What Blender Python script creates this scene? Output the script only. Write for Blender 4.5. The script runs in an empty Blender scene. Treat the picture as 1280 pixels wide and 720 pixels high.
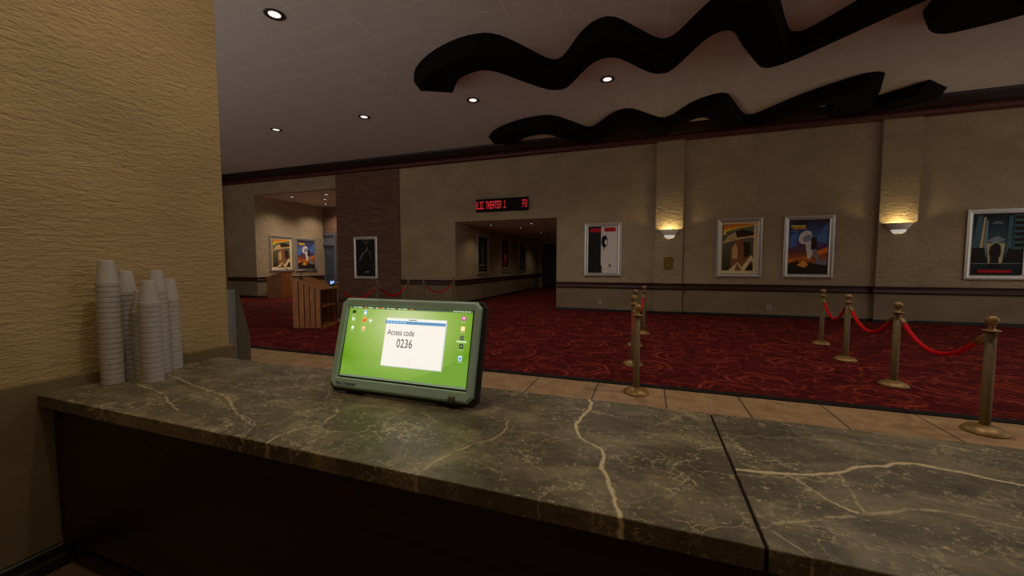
import bpy, bmesh, math, random
from math import sin, cos, pi, radians, sqrt, atan2
from mathutils import Vector, Matrix
random.seed(7)
SC = bpy.context.scene
COL = SC.collection

# ------------------------------------------------------------------ helpers
class MB:
    """collects shapes in one bmesh, links them as ONE mesh object"""
    def __init__(s): s.bm = bmesh.new()
    def box(s, x0, x1, y0, y1, z0, z1, mi=0, bev=0, M=None):
        t = bmesh.new()
        vs = [t.verts.new((x, y, z)) for x in (x0, x1) for y in (y0, y1) for z in (z0, z1)]
        for f in ((0,1,3,2),(4,6,7,5),(0,4,5,1),(2,3,7,6),(0,2,6,4),(1,5,7,3)):
            t.faces.new([vs[i] for i in f])
        if bev: bmesh.ops.bevel(t, geom=t.edges[:], offset=bev, segments=2, affect='EDGES', profile=.6)
        s._merge(t, mi, M); return s
    def _merge(s, t, mi, M=None, smooth=False):
        if M: bmesh.ops.transform(t, matrix=M, verts=t.verts)
        bmesh.ops.recalc_face_normals(t, faces=t.faces)
        mp = {}
        for v in t.verts: mp[v] = s.bm.verts.new(v.co)
        for f in t.faces:
            try:
                g = s.bm.faces.new([mp[v] for v in f.verts]); g.material_index = mi; g.smooth = smooth or f.smooth
            except ValueError: pass
        t.free()
    def lathe(s, prof, n=24, mi=0, M=None, smooth=True, a0=0, a1=2*pi):
        """profile of (r, z) around the z axis"""
        t = bmesh.new(); full = abs(a1-a0-2*pi) < 1e-6
        m = n if full else n+1
        rings = []
        for r, z in prof:
            if r < 1e-6: rings.append([t.verts.new((0,0,z))])
            else: rings.append([t.verts.new((r*cos(a0+(a1-a0)*k/n), r*sin(a0+(a1-a0)*k/n), z)) for k in range(m)])
        for A, B in zip(rings, rings[1:]):
            for k in range(n if full else n):
                k2 = (k+1) % m if full else k+1
                if len(A) == 1 and len(B) == 1: continue
                if len(A) == 1: f = t.faces.new((A[0], B[k], B[k2]))
                elif len(B) == 1: f = t.faces.new((A[k], B[0], A[k2]))
                else: f = t.faces.new((A[k], B[k], B[k2], A[k2]))
                f.smooth = smooth
        s._merge(t, mi, M); return s
    def tube(s, pts, r, n=8, mi=0, caps=True):
        t = bmesh.new(); pts = [Vector(p) for p in pts]; rings = []
        rr = r if isinstance(r, (list, tuple)) else [r]*len(pts)
        for i, p in enumerate(pts):
            d = (pts[min(i+1, len(pts)-1)] - pts[max(i-1, 0)]).normalized()
            u = d.cross(Vector((0,0,1)))
            if u.length < 1e-3: u = d.cross(Vector((0,1,0)))
            u.normalize(); v = u.cross(d)
            rings.append([t.verts.new(p + (u*cos(2*pi*k/n) + v*sin(2*pi*k/n))*rr[i]) for k in range(n)])
        for A, B in zip(rings, rings[1:]):
            for k in range(n):
                f = t.faces.new((A[k], A[(k+1)%n], B[(k+1)%n], B[k])); f.smooth = True
        if caps: t.faces.new(rings[0]); t.faces.new(rings[-1])
        s._merge(t, mi); return s
    def prism(s, pts, z0, z1, mi=0, M=None, bev=0):
        """polygon in the xy plane pulled from z0 to z1"""
        t = bmesh.new()
        a = [t.verts.new((x, y, z0)) for x, y in pts]; b = [t.verts.new((x, y, z1)) for x, y in pts]
        n = len(pts); t.faces.new(a); t.faces.new(b)
        for i in range(n): t.faces.new((a[i], a[(i+1)%n], b[(i+1)%n], b[i]))
        if bev: bmesh.ops.bevel(t, geom=[e for e in t.edges if abs(e.verts[0].co.z-z1) < 1e-6 and abs(e.verts[1].co.z-z1) < 1e-6], offset=bev, segments=2, affect='EDGES')
        s._merge(t, mi, M); return s
    def poly(s, pts, mi=0, M=None):
        t = bmesh.new(); t.faces.new([t.verts.new(p if len(p) == 3 else (p[0], p[1], 0)) for p in pts])
        if M: bmesh.ops.transform(t, matrix=M, verts=t.verts)
        mp = [s.bm.verts.new(v.co) for v in t.verts]; f = s.bm.faces.new(mp); f.material_index = mi; t.free(); return s
    def build(s, name, mats, parent=None, kind=None):
        me = bpy.data.meshes.new(name)
        s.bm.normal_update()
        s.bm.to_mesh(me); s.bm.free()
        for m in (mats if isinstance(mats, (list, tuple)) else [mats]): me.materials.append(m)
        o = bpy.data.objects.new(name, me); COL.objects.link(o)
        if parent: o.parent = parent
        if kind: o['kind'] = kind
        return o

def tag(o, label=None, cat=None, group=None, kind=None):
    if label: o['label'] = label
    if cat: o['category'] = cat
    if group: o['group'] = group
    if kind: o['kind'] = kind
    return o
def thing(name, label, cat, loc=(0,0,0), rz=0, group=None):
    o = bpy.data.objects.new(name, None); COL.objects.link(o)
    o.empty_display_size = .05
    o.location = loc; o.rotation_euler = (0, 0, rz)
    return tag(o, label, cat, group)
def struct(mb, name, mats, label, cat, parent=None):
    o = mb.build(name, mats, parent, 'structure'); return tag(o, label, cat)
def dup(root, loc, rz, label, group=None):
    r = root.copy(); COL.objects.link(r); r.location = loc; r.rotation_euler = (0, 0, rz); r['label'] = label
    if group: r['group'] = group
    for ch in list(root.children):
        c = ch.copy(); COL.objects.link(c); c.parent = r
        for g in list(ch.children):
            d = g.copy(); COL.objects.link(d); d.parent = c
    return r

# ------------------------------------------------------------------ materials
class NT:
    def __init__(s, name):
        s.m = bpy.data.materials.new(name); s.m.use_nodes = True
        s.t = s.m.node_tree; s.b = s.t.nodes['Principled BSDF']
    def n(s, typ, **kw):
        nd = s.t.nodes.new(typ)
        for k, v in kw.items(): setattr(nd, k, v)
        return nd
    def l(s, a, b): s.t.links.new(a, b)
    def inp(s, sock, v):
        if hasattr(v, 'links'): s.l(v, sock)
        else: sock.default_value = v
    def coord(s, scale=(1,1,1), loc=(0,0,0), rot=(0,0,0)):
        c = s.n('ShaderNodeTexCoord'); mp = s.n('ShaderNodeMapping')
        s.l(c.outputs['Object'], mp.inputs[0]); mp.inputs['Scale'].default_value = scale
        mp.inputs['Location'].default_value = loc; mp.inputs['Rotation'].default_value = rot
        return mp.outputs[0]
    def noise(s, vec, scale=5, detail=4, rough=.55, dist=0):
        n = s.n('ShaderNodeTexNoise'); s.l(vec, n.inputs['Vector'])
        n.inputs['Scale'].default_value = scale; n.inputs['Detail'].default_value = detail
        n.inputs['Roughness'].default_value = rough; n.inputs['Distortion'].default_value = dist
        return n.outputs['Fac']
    def ramp(s, fac, stops):
        r = s.n('ShaderNodeValToRGB'); e = r.color_ramp.elements
        while len(e) < len(stops): e.new(.5)
        for i, (p, c) in enumerate(stops):
            e[i].position = p; e[i].color = (*c, 1) if len(c) == 3 else c
        s.l(fac, r.inputs[0]); return r.outputs[0]
    def math(s, op, a, b=0.0, c=0.0):
        m = s.n('ShaderNodeMath', operation=op)
        s.inp(m.inputs[0], a); s.inp(m.inputs[1], b); s.inp(m.inputs[2], c); return m.outputs[0]
    def mix(s, fac, a, b, blend='MIX'):
        m = s.n('ShaderNodeMix', data_type='RGBA', blend_type=blend)
        s.inp(m.inputs[0], fac)
        for sock, v in ((m.inputs[6], a), (m.inputs[7], b)):
            if hasattr(v, 'links'): s.l(v, sock)
            else: sock.default_value = (*v, 1) if len(v) == 3 else v
        return m.outputs[2]
    def step(s, v, a, b):
        m = s.n('ShaderNodeMapRange', interpolation_type='SMOOTHSTEP')
        s.inp(m.inputs[0], v); m.inputs[1].default_value = a; m.inputs[2].default_value = b
        return m.outputs[0]
    def bump(s, h, strength=.3, dist=.01):
        b = s.n('ShaderNodeBump'); s.l(h, b.inputs['Height']); b.inputs['Strength'].default_value = strength
        b.inputs['Distance'].default_value = dist; s.l(b.outputs[0], s.b.inputs['Normal'])
    def set(s, color=None, rough=None, metal=None, spec=None):
        if color is not None:
            if hasattr(color, 'links'): s.l(color, s.b.inputs['Base Color'])
            else: s.b.inputs['Base Color'].default_value = (*color, 1)
        if rough is not None: s.inp(s.b.inputs['Roughness'], rough)
        if metal is not None: s.b.inputs['Metallic'].default_value = metal
        if spec is not None: s.b.inputs['Specular IOR Level'].default_value = spec
        return s.m
    def sep(s, vec):
        x = s.n('ShaderNodeSeparateXYZ'); s.l(vec, x.inputs[0]); return x.outputs
    def comb(s, x, y, z=0.0):
        c = s.n('ShaderNodeCombineXYZ')
        for i, v in enumerate((x, y, z)): s.inp(c.inputs[i], v)
        return c.outputs[0]
    def curve(s, val, pts):
        c = s.n('ShaderNodeFloatCurve'); cv = c.mapping.curves[0]
        while len(cv.points) < len(pts): cv.points.new(.5, .5)
        for p, (x, y) in zip(cv.points, pts): p.location = (x, y); p.handle_type = 'AUTO'
        c.mapping.use_clip = False; c.mapping.update()
        s.l(val, c.inputs['Value']); return c.outputs[0]

def plain(name, color, rough=.6, metal=0, var=.12, scale=12, spec=.5, bump=0):
    """plain colour with slight procedural unevenness"""
    t = NT(name); v = t.coord()
    f = t.noise(v, scale, 3)
    c = t.ramp(f, [(.3, tuple(x*(1-var) for x in color)), (.7, tuple(min(1, x*(1+var)) for x in color))])
    if bump: t.bump(t.noise(v, scale*8, 3), bump, .003)
    return t.set(c, rough, metal, spec)
def glow(name, color, strength):
    t = NT(name); v = t.coord(); f = t.noise(v, 30, 2)
    t.set(color, .5)
    t.l(t.ramp(f, [(.2, tuple(x*.94 for x in color)), (.8, color)]), t.b.inputs['Emission Color'])
    t.b.inputs['Emission Strength'].default_value = strength
    return t.m

def stucco(name, color, rough=.7, bs=.55, k=1.0, bd=.022, az=1.0):
    t = NT(name)
    v = t.coord((9*k, 9*k, 30*k*az), rot=(.12, .12, 0))
    h1 = t.noise(v, 1.0, 5, .6, .7)
    h2 = t.noise(t.coord((34*k, 34*k, 70*k)), 1.0, 3, .6)
    h = t.math('ADD', h1, t.math('MULTIPLY', h2, .35))
    f = t.noise(t.coord((1.2, 1.2, 1.8)), 1.0, 4)
    c = t.ramp(f, [(.3, tuple(x*.86 for x in color)), (.7, tuple(x*1.1 for x in color))])
    t.bump(h, bs, bd)
    return t.set(c, rough, 0, .35)

def wood(name, c1, c2, rough=.45, axis='x', scale=3, spec=.4):
    t = NT(name)
    sc = {'x': (1, 9, 9), 'z': (9, 9, 1), 'y': (9, 1, 9)}[axis]
    f = t.noise(t.coord(tuple(s*scale/3 for s in sc)), 2.2, 6, .6, 1.2)
    c = t.ramp(f, [(.32, c1), (.68, c2)])
    return t.set(c, rough, 0, spec)

def marble_mat():
    t = NT('marble_dark_olive')
    v = t.coord(); xs = t.sep(v)
    base = t.ramp(t.noise(t.coord((2.2, 3.2, 3)), 1.6, 8, .66, .5), [(.32, (.060, .049, .029)), (.5, (.120, .099, .060)), (.66, (.28, .23, .14))])
    fine = t.noise(t.coord((24, 38, 28)), 1.0, 6, .75)
    base = t.mix(t.math('MULTIPLY', t.step(fine, .40, .72), .40), base, (.19, .165, .115))
    base = t.mix(t.math('MULTIPLY', t.step(t.noise(t.coord((11, 17, 12), loc=(2, 7, 1)), 1, 6, .7), .52, .72), .45), base, (.045, .039, .030))
    tan = (.78, .65, .39)
    brk = t.step(t.noise(t.coord((16, 22, 18), loc=(4, 4, 0)), 1, 5, .7), .36, .56)
    warp = t.n('ShaderNodeTexNoise'); t.l(t.coord((2, 2, 2)), warp.inputs['Vector']); warp.inputs['Scale'].default_value = 2.2; warp.inputs['Detail'].default_value = 9; warp.inputs['Roughness'].default_value = .62
    wv = t.n('ShaderNodeMix', data_type='RGBA', blend_type='LINEAR_LIGHT'); wv.inputs[0].default_value = .34
    t.l(t.coord((1.3, 2.0, 1.6), rot=(0, 0, .45)), wv.inputs[6]); t.l(warp.outputs['Color'], wv.inputs[7])
    vo = t.n('ShaderNodeTexVoronoi', feature='DISTANCE_TO_EDGE'); t.l(wv.outputs[2], vo.inputs['Vector']); vo.inputs['Scale'].default_value = 1.9
    mask = t.step(t.noise(t.coord((1.7, 2, 2), loc=(3, 1, 0)), 1.3, 3), .36, .60)
    vein = t.math('MULTIPLY', t.math('MULTIPLY', t.math('SUBTRACT', 1.0, t.step(vo.outputs['Distance'], .001, .016)), mask), t.math('MULTIPLY_ADD', brk, .6, .4))
    vo2 = t.n('ShaderNodeTexVoronoi', feature='DISTANCE_TO_EDGE'); t.l(wv.outputs[2], vo2.inputs['Vector']); vo2.inputs['Scale'].default_value = 7.5
    mask2 = t.step(t.noise(t.coord((2.4, 3, 2), loc=(9, 4, 0)), 1.5, 4), .46, .62)
    vein2 = t.math('MULTIPLY', t.math('MULTIPLY', t.math('SUBTRACT', 1.0, t.step(vo2.outputs['Distance'], .004, .05)), mask2), brk)
    fl = t.noise(t.coord((34, 52, 38)), 1.2, 6, .72, .5)
    flm = t.step(t.noise(t.coord((2.8, 4.0, 2), loc=(5, 8, 0)), 1.6, 5), .36, .66)
    flecks = t.math('MULTIPLY', t.step(fl, .575, .63), flm)
    jit = t.math('MULTIPLY', t.math('SUBTRACT', t.noise(t.coord((13, 13, 13)), 1, 5, .65), .5), .05)
    # the long veins the slab shows
    def vy(pts, w):
        y0, y1 = min(p[1] for p in pts), max(p[1] for p in pts); x0, x1 = min(p[0] for p in pts)-.05, max(p[0] for p in pts)+.05
        n = t.math('DIVIDE', t.math('SUBTRACT', xs[1], y0), y1-y0)
        cx = t.curve(n, sorted([((p[1]-y0)/(y1-y0), (p[0]-x0)/(x1-x0)) for p in pts]))
        d = t.math('ABSOLUTE', t.math('SUBTRACT', t.math('ADD', xs[0], jit), t.math('MULTIPLY_ADD', cx, x1-x0, x0)))
        lim = t.math('MULTIPLY', t.math('GREATER_THAN', n, 0.0), t.math('LESS_THAN', n, 1.0))
        return t.math('MULTIPLY', t.math('SUBTRACT', 1.0, t.step(d, w*.3, w)), lim)
    def vx(pts, w):
        x0, x1 = min(p[0] for p in pts), max(p[0] for p in pts); y0, y1 = min(p[1] for p in pts)-.05, max(p[1] for p in pts)+.05
        n = t.math('DIVIDE', t.math('SUBTRACT', xs[0], x0), x1-x0)
        cy = t.curve(n, sorted([((p[0]-x0)/(x1-x0), (p[1]-y0)/(y1-y0)) for p in pts]))
        d = t.math('ABSOLUTE', t.math('SUBTRACT', t.math('ADD', xs[1], jit), t.math('MULTIPLY_ADD', cy, y1-y0, y0)))
        lim = t.math('MULTIPLY', t.math('GREATER_THAN', n, 0.0), t.math('LESS_THAN', n, 1.0))
        return t.math('MULTIPLY', t.math('SUBTRACT', 1.0, t.step(d, w*.3, w)), lim)
    A = vy([(-.28, 2.07), (-.265, 1.91), (-.29, 1.72), (-.25, 1.58), (-.145, 1.48), (-.14, 1.39), (-.10, 1.25), (-.06, 1.11), (-.02, 1.04)], .0105)
    B = vx([(.31, 1.51), (.51, 1.55), (.62, 1.59), (.72, 1.67), (.81, 1.71), (.95, 1.77), (1.05, 1.75), (1.18, 1.71), (1.5, 1.66)], .012)
    C_ = vx([(.45, 1.54), (.50, 1.49), (.54, 1.41), (.60, 1.36)], .008)
    D_ = vy([(-.74, 1.08), (-.72, 1.22), (-.66, 1.36), (-.58, 1.5), (-.60, 1.64)], .008)
    E_ = vy([(-1.42, 1.05), (-1.46, 1.2), (-1.40, 1.34), (-1.46, 1.5)], .010)
    F_ = vx([(-3.0, 1.62), (-2.6, 1.52), (-2.2, 1.44), (-1.9, 1.30), (-1.7, 1.22)], .010)
    G_ = vx([(-2.9, 1.40), (-2.6, 1.36), (-2.35, 1.27), (-2.2, 1.22)], .009)
    H_ = vx([(.343, 1.218), (.49, 1.291), (.657, 1.38), (.836, 1.447), (.984, 1.426), (1.2, 1.36)], .010)
    I_ = vx([(.311, 1.582), (.38, 1.547), (.44, 1.50), (.47, 1.53)], .006)
    J_ = vy([(.638, 1.609), (.63, 1.504), (.619, 1.403), (.616, 1.351)], .007)
    K_ = vx([(.326, 1.188), (.369, 1.145), (.394, 1.116), (.42, 1.08)], .007)
    L_ = vx([(.04, 1.80), (.068, 1.841), (.162, 1.973), (.237, 2.02), (.30, 2.06)], .007)
    tot = A
    for k in (B, C_): tot = t.math('MAXIMUM', tot, k)
    for k in (D_, E_, F_, G_, H_, I_, J_, K_, L_): tot = t.math('MAXIMUM', tot, t.math('MULTIPLY', t.math('MULTIPLY', k, brk), .6))
    tot = t.math('MAXIMUM', tot, t.math('MULTIPLY', vein, .75))
    tot = t.math('MAXIMUM', tot, t.math('MULTIPLY', vein2, .6))
    tot = t.math('MAXIMUM', tot, t.math('MULTIPLY', flecks, .85))
    c = t.mix(t.math('MULTIPLY', tot, .85), base, tan)
    t.bump(t.noise(t.coord((30, 30, 30)), 1, 3), .05, .002)
    return t.set(c, .42, 0, .4)

def carpet_mat():
    t = NT('carpet_red_swirl'); v = t.coord()
    wn = t.n('ShaderNodeTexNoise'); t.l(v, wn.inputs['Vector']); wn.inputs['Scale'].default_value = 2.4; wn.inputs['Detail'].default_value = 3
    w = t.n('ShaderNodeMix', data_type='RGBA', blend_type='LINEAR_LIGHT'); w.inputs[0].default_value = .13
    t.l(v, w.inputs[6]); t.l(wn.outputs['Color'], w.inputs[7]); wv = w.outputs[2]
    vo = t.n('ShaderNodeTexVoronoi', feature='F1', voronoi_dimensions='2D'); t.l(wv, vo.inputs['Vector']); vo.inputs['Scale'].default_value = 1.05
    d = vo.outputs['Distance']
    ring = lambda r, wd: t.math('SUBTRACT', 1.0, t.step(t.math('ABSOLUTE', t.math('SUBTRACT', d, r)), wd*.4, wd))
    m1 = t.step(t.noise(v, 2.0, 2), .40, .55)
    rings = t.math('MULTIPLY', t.math('MAXIMUM', ring(.40, .035), t.math('MULTIPLY', ring(.27, .03), .8)), m1)
    vo2 = t.n('ShaderNodeTexVoronoi', feature='DISTANCE_TO_EDGE', voronoi_dimensions='2D'); t.l(wv, vo2.inputs['Vector']); vo2.inputs['Scale'].default_value = 3.6
    edge = t.math('MULTIPLY', t.math('SUBTRACT', 1.0, t.step(vo2.outputs['Distance'], .03, .075)), t.step(t.noise(v, 4.2, 2), .47, .58))
    leaf = t.step(t.noise(t.coord((7, 9, 7)), 1.0, 3, .6, 1.8), .58, .66)
    base = t.ramp(t.noise(t.coord((5, 6, 5)), 1.0, 4, .6, 1.0), [(.35, (.044, .0028, .0034)), (.62, (.105, .0075, .008))])
    tot = t.math('MAXIMUM', rings, t.math('MULTIPLY', edge, .75)); tot = t.math('MAXIMUM', tot, t.math('MULTIPLY', leaf, .6))
    c = t.mix(t.math('MULTIPLY', tot, .8), base, (.32, .042, .020))
    pile = t.noise(t.coord((160, 160, 160)), 1, 2)
    t.bump(pile, .35, .004)
    return t.set(c, .95, 0, .1)

def tile_mat(name, c1, c2, grout, sx, sy, ox, oy, gw=.012):
    t = NT(name); v = t.coord(); x = t.sep(v)
    def g(s, size, off):
        f = t.math('FRACT', t.math('DIVIDE', t.math('SUBTRACT', s, off), size))
        dd = t.math('MINIMUM', f, t.math('SUBTRACT', 1.0, f))
        return t.math('MULTIPLY', dd, size)
    dist = t.math('MINIMUM', g(x[0], sx, ox), g(x[1], sy, oy))
    m = t.step(dist, gw*.5, gw)
    body = t.ramp(t.noise(t.coord((5, 5, 5)), 1.0, 7, .68, .4), [(.3, c1), (.7, c2)])
    c = t.mix(m, grout, body)
    t.bump(t.math('ADD', t.math('MULTIPLY', m, 1.0), t.math('MULTIPLY', t.noise(t.coord((20, 20, 20)), 1, 4), .5)), .3, .006)
    return t.set(c, .5, 0, .4)

def ceiling_mat():
    t = NT('ceiling_tile_grey'); v = t.coord(); x = t.sep(v)
    def g(s, size, off):
        f = t.math('FRACT', t.math('DIVIDE', t.math('SUBTRACT', s, off), size))
        return t.math('MULTIPLY', t.math('MINIMUM', f, t.math('SUBTRACT', 1.0, f)), size)
    dist = t.math('MINIMUM', g(x[0], .885, -.65), g(x[1], .62, 5.83))
    m = t.step(dist, .004, .018)
    body = t.ramp(t.noise(t.coord((3, 3, 3)), 1, 5), [(.3, (.70, .69, .69)), (.7, (.77, .76, .76))])
    c = t.mix(m, (.86, .85, .84), body)
    t.bump(t.noise(t.coord((30, 60, 30)), 1, 4), .25, .006)
    return t.set(c, .85, 0, .2)

def brick_mat():
    t = NT('brick_dark_red_brown'); v = t.coord(); x = t.sep(v)
    vec = t.comb(t.math('ADD', x[0], t.math('MULTIPLY', x[1], 1.0)), x[2])
    b = t.n('ShaderNodeTexBrick'); t.l(vec, b.inputs['Vector'])
    b.inputs['Scale'].default_value = 1.0; b.inputs['Brick Width'].default_value = .36; b.inputs['Row Height'].default_value = .115
    b.inputs['Mortar Size'].default_value = .007; b.inputs['Mortar Smooth'].default_value = .3
    b.inputs['Color1'].default_value = (.135, .062, .042, 1); b.inputs['Color2'].default_value = (.215, .115, .075, 1); b.inputs['Mortar'].default_value = (.25, .19, .145, 1)
    n = t.noise(t.coord((6, 6, 6)), 1, 5)
    c = t.mix(t.math('MULTIPLY', n, .5), b.outputs['Color'], (.10, .058, .044))
    t.bump(t.math('ADD', t.math('MULTIPLY', b.outputs['Fac'], -1.0), t.math('MULTIPLY', n, .4)), .5, .015)
    return t.set(c, .85, 0, .2)

M = {}
M['wall'] = stucco('stucco_tan', (.44, .335, .205), .6, 1.25, .8, .04, .55)
M['wall_gold'] = stucco('stucco_ochre', (.50, .362, .185), .62, .62, 1.3)
M['wains'] = stucco('painted_ochre_dado', (.20, .145, .07), .6, .12)
M['dado'] = stucco('stucco_tan_dado', (.24, .18, .105), .65, .2)
M['ceil'] = ceiling_mat()
M['soffit'] = stucco('soffit_plaster', (.74, .64, .54), .8, .12)
M['mahog'] = wood('mahogany_moulding', (.034, .008, .006), (.13, .020, .014), .5, 'x', 2)
M['mahog_d'] = wood('mahogany_rail', (.028, .010, .008), (.060, .020, .015), .45, 'x', 2)
M['panel'] = wood('counter_panel_dark_wood', (.010, .005, .004), (.045, .012, .009), .35, 'x', 1.3)
M['black'] = plain('black_paint', (.012, .010, .009), .75, 0, .12, 12, .12)
M['base'] = plain('black_baseboard', (.014, .012, .012), .4)
M['ribbon'] = plain('baffle_black', (.0075, .006, .0058), .9, 0, .1, 3, .1)
M['marble'] = marble_mat()
M['carpet'] = carpet_mat()
M['tile'] = tile_mat('floor_tile_tan', (.26, .148, .066), (.48, .30, .15), (.075, .055, .04), .835, .90, -.60, 4.42)
M['tile_in'] = tile_mat('floor_tile_brown', (.10, .065, .045), (.16, .10, .07), (.03, .025, .02), .45, .45, 0, 0)
M['brick'] = brick_mat()
M['brass'] = plain('brass_dull', (.32, .19, .065), .45, .5, .15, 9)
M['brass_d'] = plain('brass_post_brown', (.15, .092, .028), .55, .2, .15, 9)
M['rope'] = plain('rope_red_velvet', (.60, .006, .008), .7, 0, .15, 60, .12, .4)
M['silver'] = plain('frame_silver', (.60, .58, .54), .28, .72, .12, 20)
M['cup'] = plain('paper_cup_white', (.50, .465, .43), .8, 0, .05, 60, .3, .1)
M['shade'] = plain('sconce_plaster', (.80, .74, .60), .6, 0, .06)
M['lens'] = glow('lamp_lens_white', (1, .96, .92), .95)
M['diff'] = glow('sconce_frosted_glass', (.95, .90, .78), .42)
M['trimr'] = plain('downlight_trim_dark', (.03, .024, .022), .5)
M['oak'] = wood('lectern_oak', (.26, .092, .022), (.44, .18, .05), .5, 'z', 3)
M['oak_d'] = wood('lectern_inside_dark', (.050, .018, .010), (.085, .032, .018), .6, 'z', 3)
M['grey'] = wood('cabinet_grey_laminate', (.085, .072, .048), (.12, .10, .068), .6, 'z', 1.5)
M['shell'] = plain('monitor_shell_black', (.012, .012, .011), .45)
M['bezel'] = plain('monitor_bezel_grey_green', (.44, .66, .60), .30, .05, .06, 8)
M['knob'] = plain('knob_olive', (.16, .16, .10), .35, .4)
M['logo'] = plain('logo_dark_blue', (.012, .06, .17), .5)
M['plaque'] = plain('plaque_gold', (.26, .155, .03), .35, .6, .1)
M['plaque_l'] = plain('plaque_relief', (.50, .37, .16), .4, .5)
M['ivory'] = plain('outlet_ivory', (.42, .37, .29), .5)
M['led'] = glow('led_red', (1, .035, .05), .7)
M['doorblue'] = plain('door_steel_blue', (.075, .095, .13), .35, .2)
M['doorframe'] = plain('door_frame_blue_grey', (.13, .14, .175), .45, .2)
M['doordark'] = plain('door_near_black', (.014, .012, .012), .5)
M['blue'] = glow('glint_pale_blue', (.30, .50, 1.0), 1.0)

# ------------------------------------------------------------------ room
CH = 6.03; YB = 13.645; XL = -18.10; XC = -7.18; XR = -3.10; TH = .30
b = MB(); b.box(-20.3, 16, 5.31, 27.5, -.2, 0); struct(b, 'floor', M['carpet'], 'dark red lobby carpet with orange swirls', 'floor')
b = MB(); b.box(-20.3, 16, 1.45, 5.31, -.2, 0); struct(b, 'floor_tiles', M['tile'], 'band of tan floor tiles between counter and red carpet', 'floor')
b = MB(); b.box(-3.25, 16, -6, 1.45, -.3, -.135); struct(b, 'floor_service', M['tile_in'], 'dark brown floor tiles behind the counter', 'floor')
b = MB(); b.box(-20.3, 16, 5.25, 5.38, 0, .012, 0, .004); struct(b, 'trim_1', M['black'], 'black edging strip between tiles and carpet', 'trim')
b = MB(); b.box(-20.3, 16, -6, YB+TH, CH, CH+.2); struct(b, 'ceiling', M['ceil'], 'dim grey tiled lobby ceiling', 'ceiling')

b = MB()
b.box(-20.1, XL, YB, YB+TH, 0, CH)                 # left of the alcove
b.box(XL, -13.03, YB, YB+TH, 5.0, CH)              # lintel of the alcove
b.box(-9.74, XC, YB, YB+TH, 0, CH)
b.box(XC, XR, YB, YB+TH, 3.30, CH)                 # lintel of the corridor
b.box(XR, 16, YB, YB+TH, 0, CH)
struct(b, 'wall_back', M['wall'], 'long textured tan wall with posters', 'wall')
b = MB(); b.box(-13.03, -9.74, YB-.05, YB+TH, 0, CH)
struct(b, 'wall_brick', M['brick'], 'dark brick wall section with black poster', 'wall')
b = MB(); b.box(-20.3, -20.1, 2.2, YB+TH, 0, CH); struct(b, 'wall_far_left', M['wall'], 'far left lobby wall, mostly hidden', 'wall')
# alcove on the left
b = MB(); b.box(XL-.2, XL, YB+TH, 18.0, 0, 5.0); struct(b, 'wall_alcove_left', M['wall'], 'lit alcove side wall with two posters', 'wall')
b = MB(); b.box(XL-.2, -12.8, 17.8, 18.0, 3.46, 5.0); b.box(-17.1, -12.8, 17.8, 18.0, 0, 3.46)
struct(b, 'wall_alcove_back', M['brick'], 'brick wall around the blue grey door', 'wall')
b = MB(); b.box(-13.0, -12.8, YB+TH, 17.8, 0, 5.0); struct(b, 'wall_alcove_right', M['wall'], 'right alcove wall', 'wall')
b = MB(); b.box(XL-.2, -12.8, YB+TH, 18.0, 5.0, 5.2); struct(b, 'ceiling_alcove', M['soffit'], 'low lit alcove ceiling', 'ceiling')
# corridor
YE = 26.0
b = MB(); b.box(XC-.2, XC, YB+TH, YE, 0, 3.3); struct(b, 'wall_corridor_left', M['wall'], 'corridor side wall with three posters', 'wall')
b = MB(); b.box(XR, XR+.2, YB+TH, YE, 0, 3.3); struct(b, 'wall_corridor_right', M['wall'], 'right corridor wall', 'wall')
b = MB(); b.box(XC-.2, -6.94, YE, YE+.2, 0, 3.3); b.box(-6.94, XR+.2, YE, YE+.2, 3.06, 3.3); b.box(-4.6, XR+.2, YE, YE+.2, 0, 3.06)
struct(b, 'wall_corridor_end', M['wall'], 'end wall of the corridor around a dark door', 'wall')
b = MB(); b.box(XC-.2, XR+.2, YB+TH, YE+.2, 3.3, 3.5); struct(b, 'ceiling_corridor', M['soffit'], 'low corridor ceiling', 'ceiling')
# doors
b = MB(); b.box(-6.94, -4.6, YE+.05, YE+.12, 0, 3.06); b.box(-5.80, -5.74, YE+.03, YE+.05, .05, 3.0, 0)
d2 = struct(b, 'door_2', M['doordark'], 'near black double door at the end of the corridor', 'door')
MB().box(-5.95, -5.85, YE+.0, YE+.05, 1.0, 1.3, 0, .01).build('door_handle', M['trimr'], d2)
b = MB(); b.box(-18.08, -17.12, 17.86, 17.92, .02, 2.75)
d1 = struct(b, 'door_1', M['doorblue'], 'blue grey door in the brick wall at the back of the alcove', 'door')
b = MB(); b.box(-17.22, -17.1, 17.74, 17.9, 0, 3.44); b.box(-18.1, -17.22, 17.76, 17.9, 2.75, 2.87); b.box(-18.1, -17.22, 17.76, 17.9, 3.34, 3.44)
b.build('door_frame', M['doorframe'], d1)
b = MB(); b.box(-18.1, -17.22, 17.84, 17.88, 2.87, 3.34); b.build('transom_panel', M['doorframe'], d1)
b = MB(); b.box(-17.98, -17.5, 17.84, 17.86, 1.0, 2.2); b.build('door_panel', plain('door_panel_dark_blue', (.05, .065, .085), .3), d1)

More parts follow.
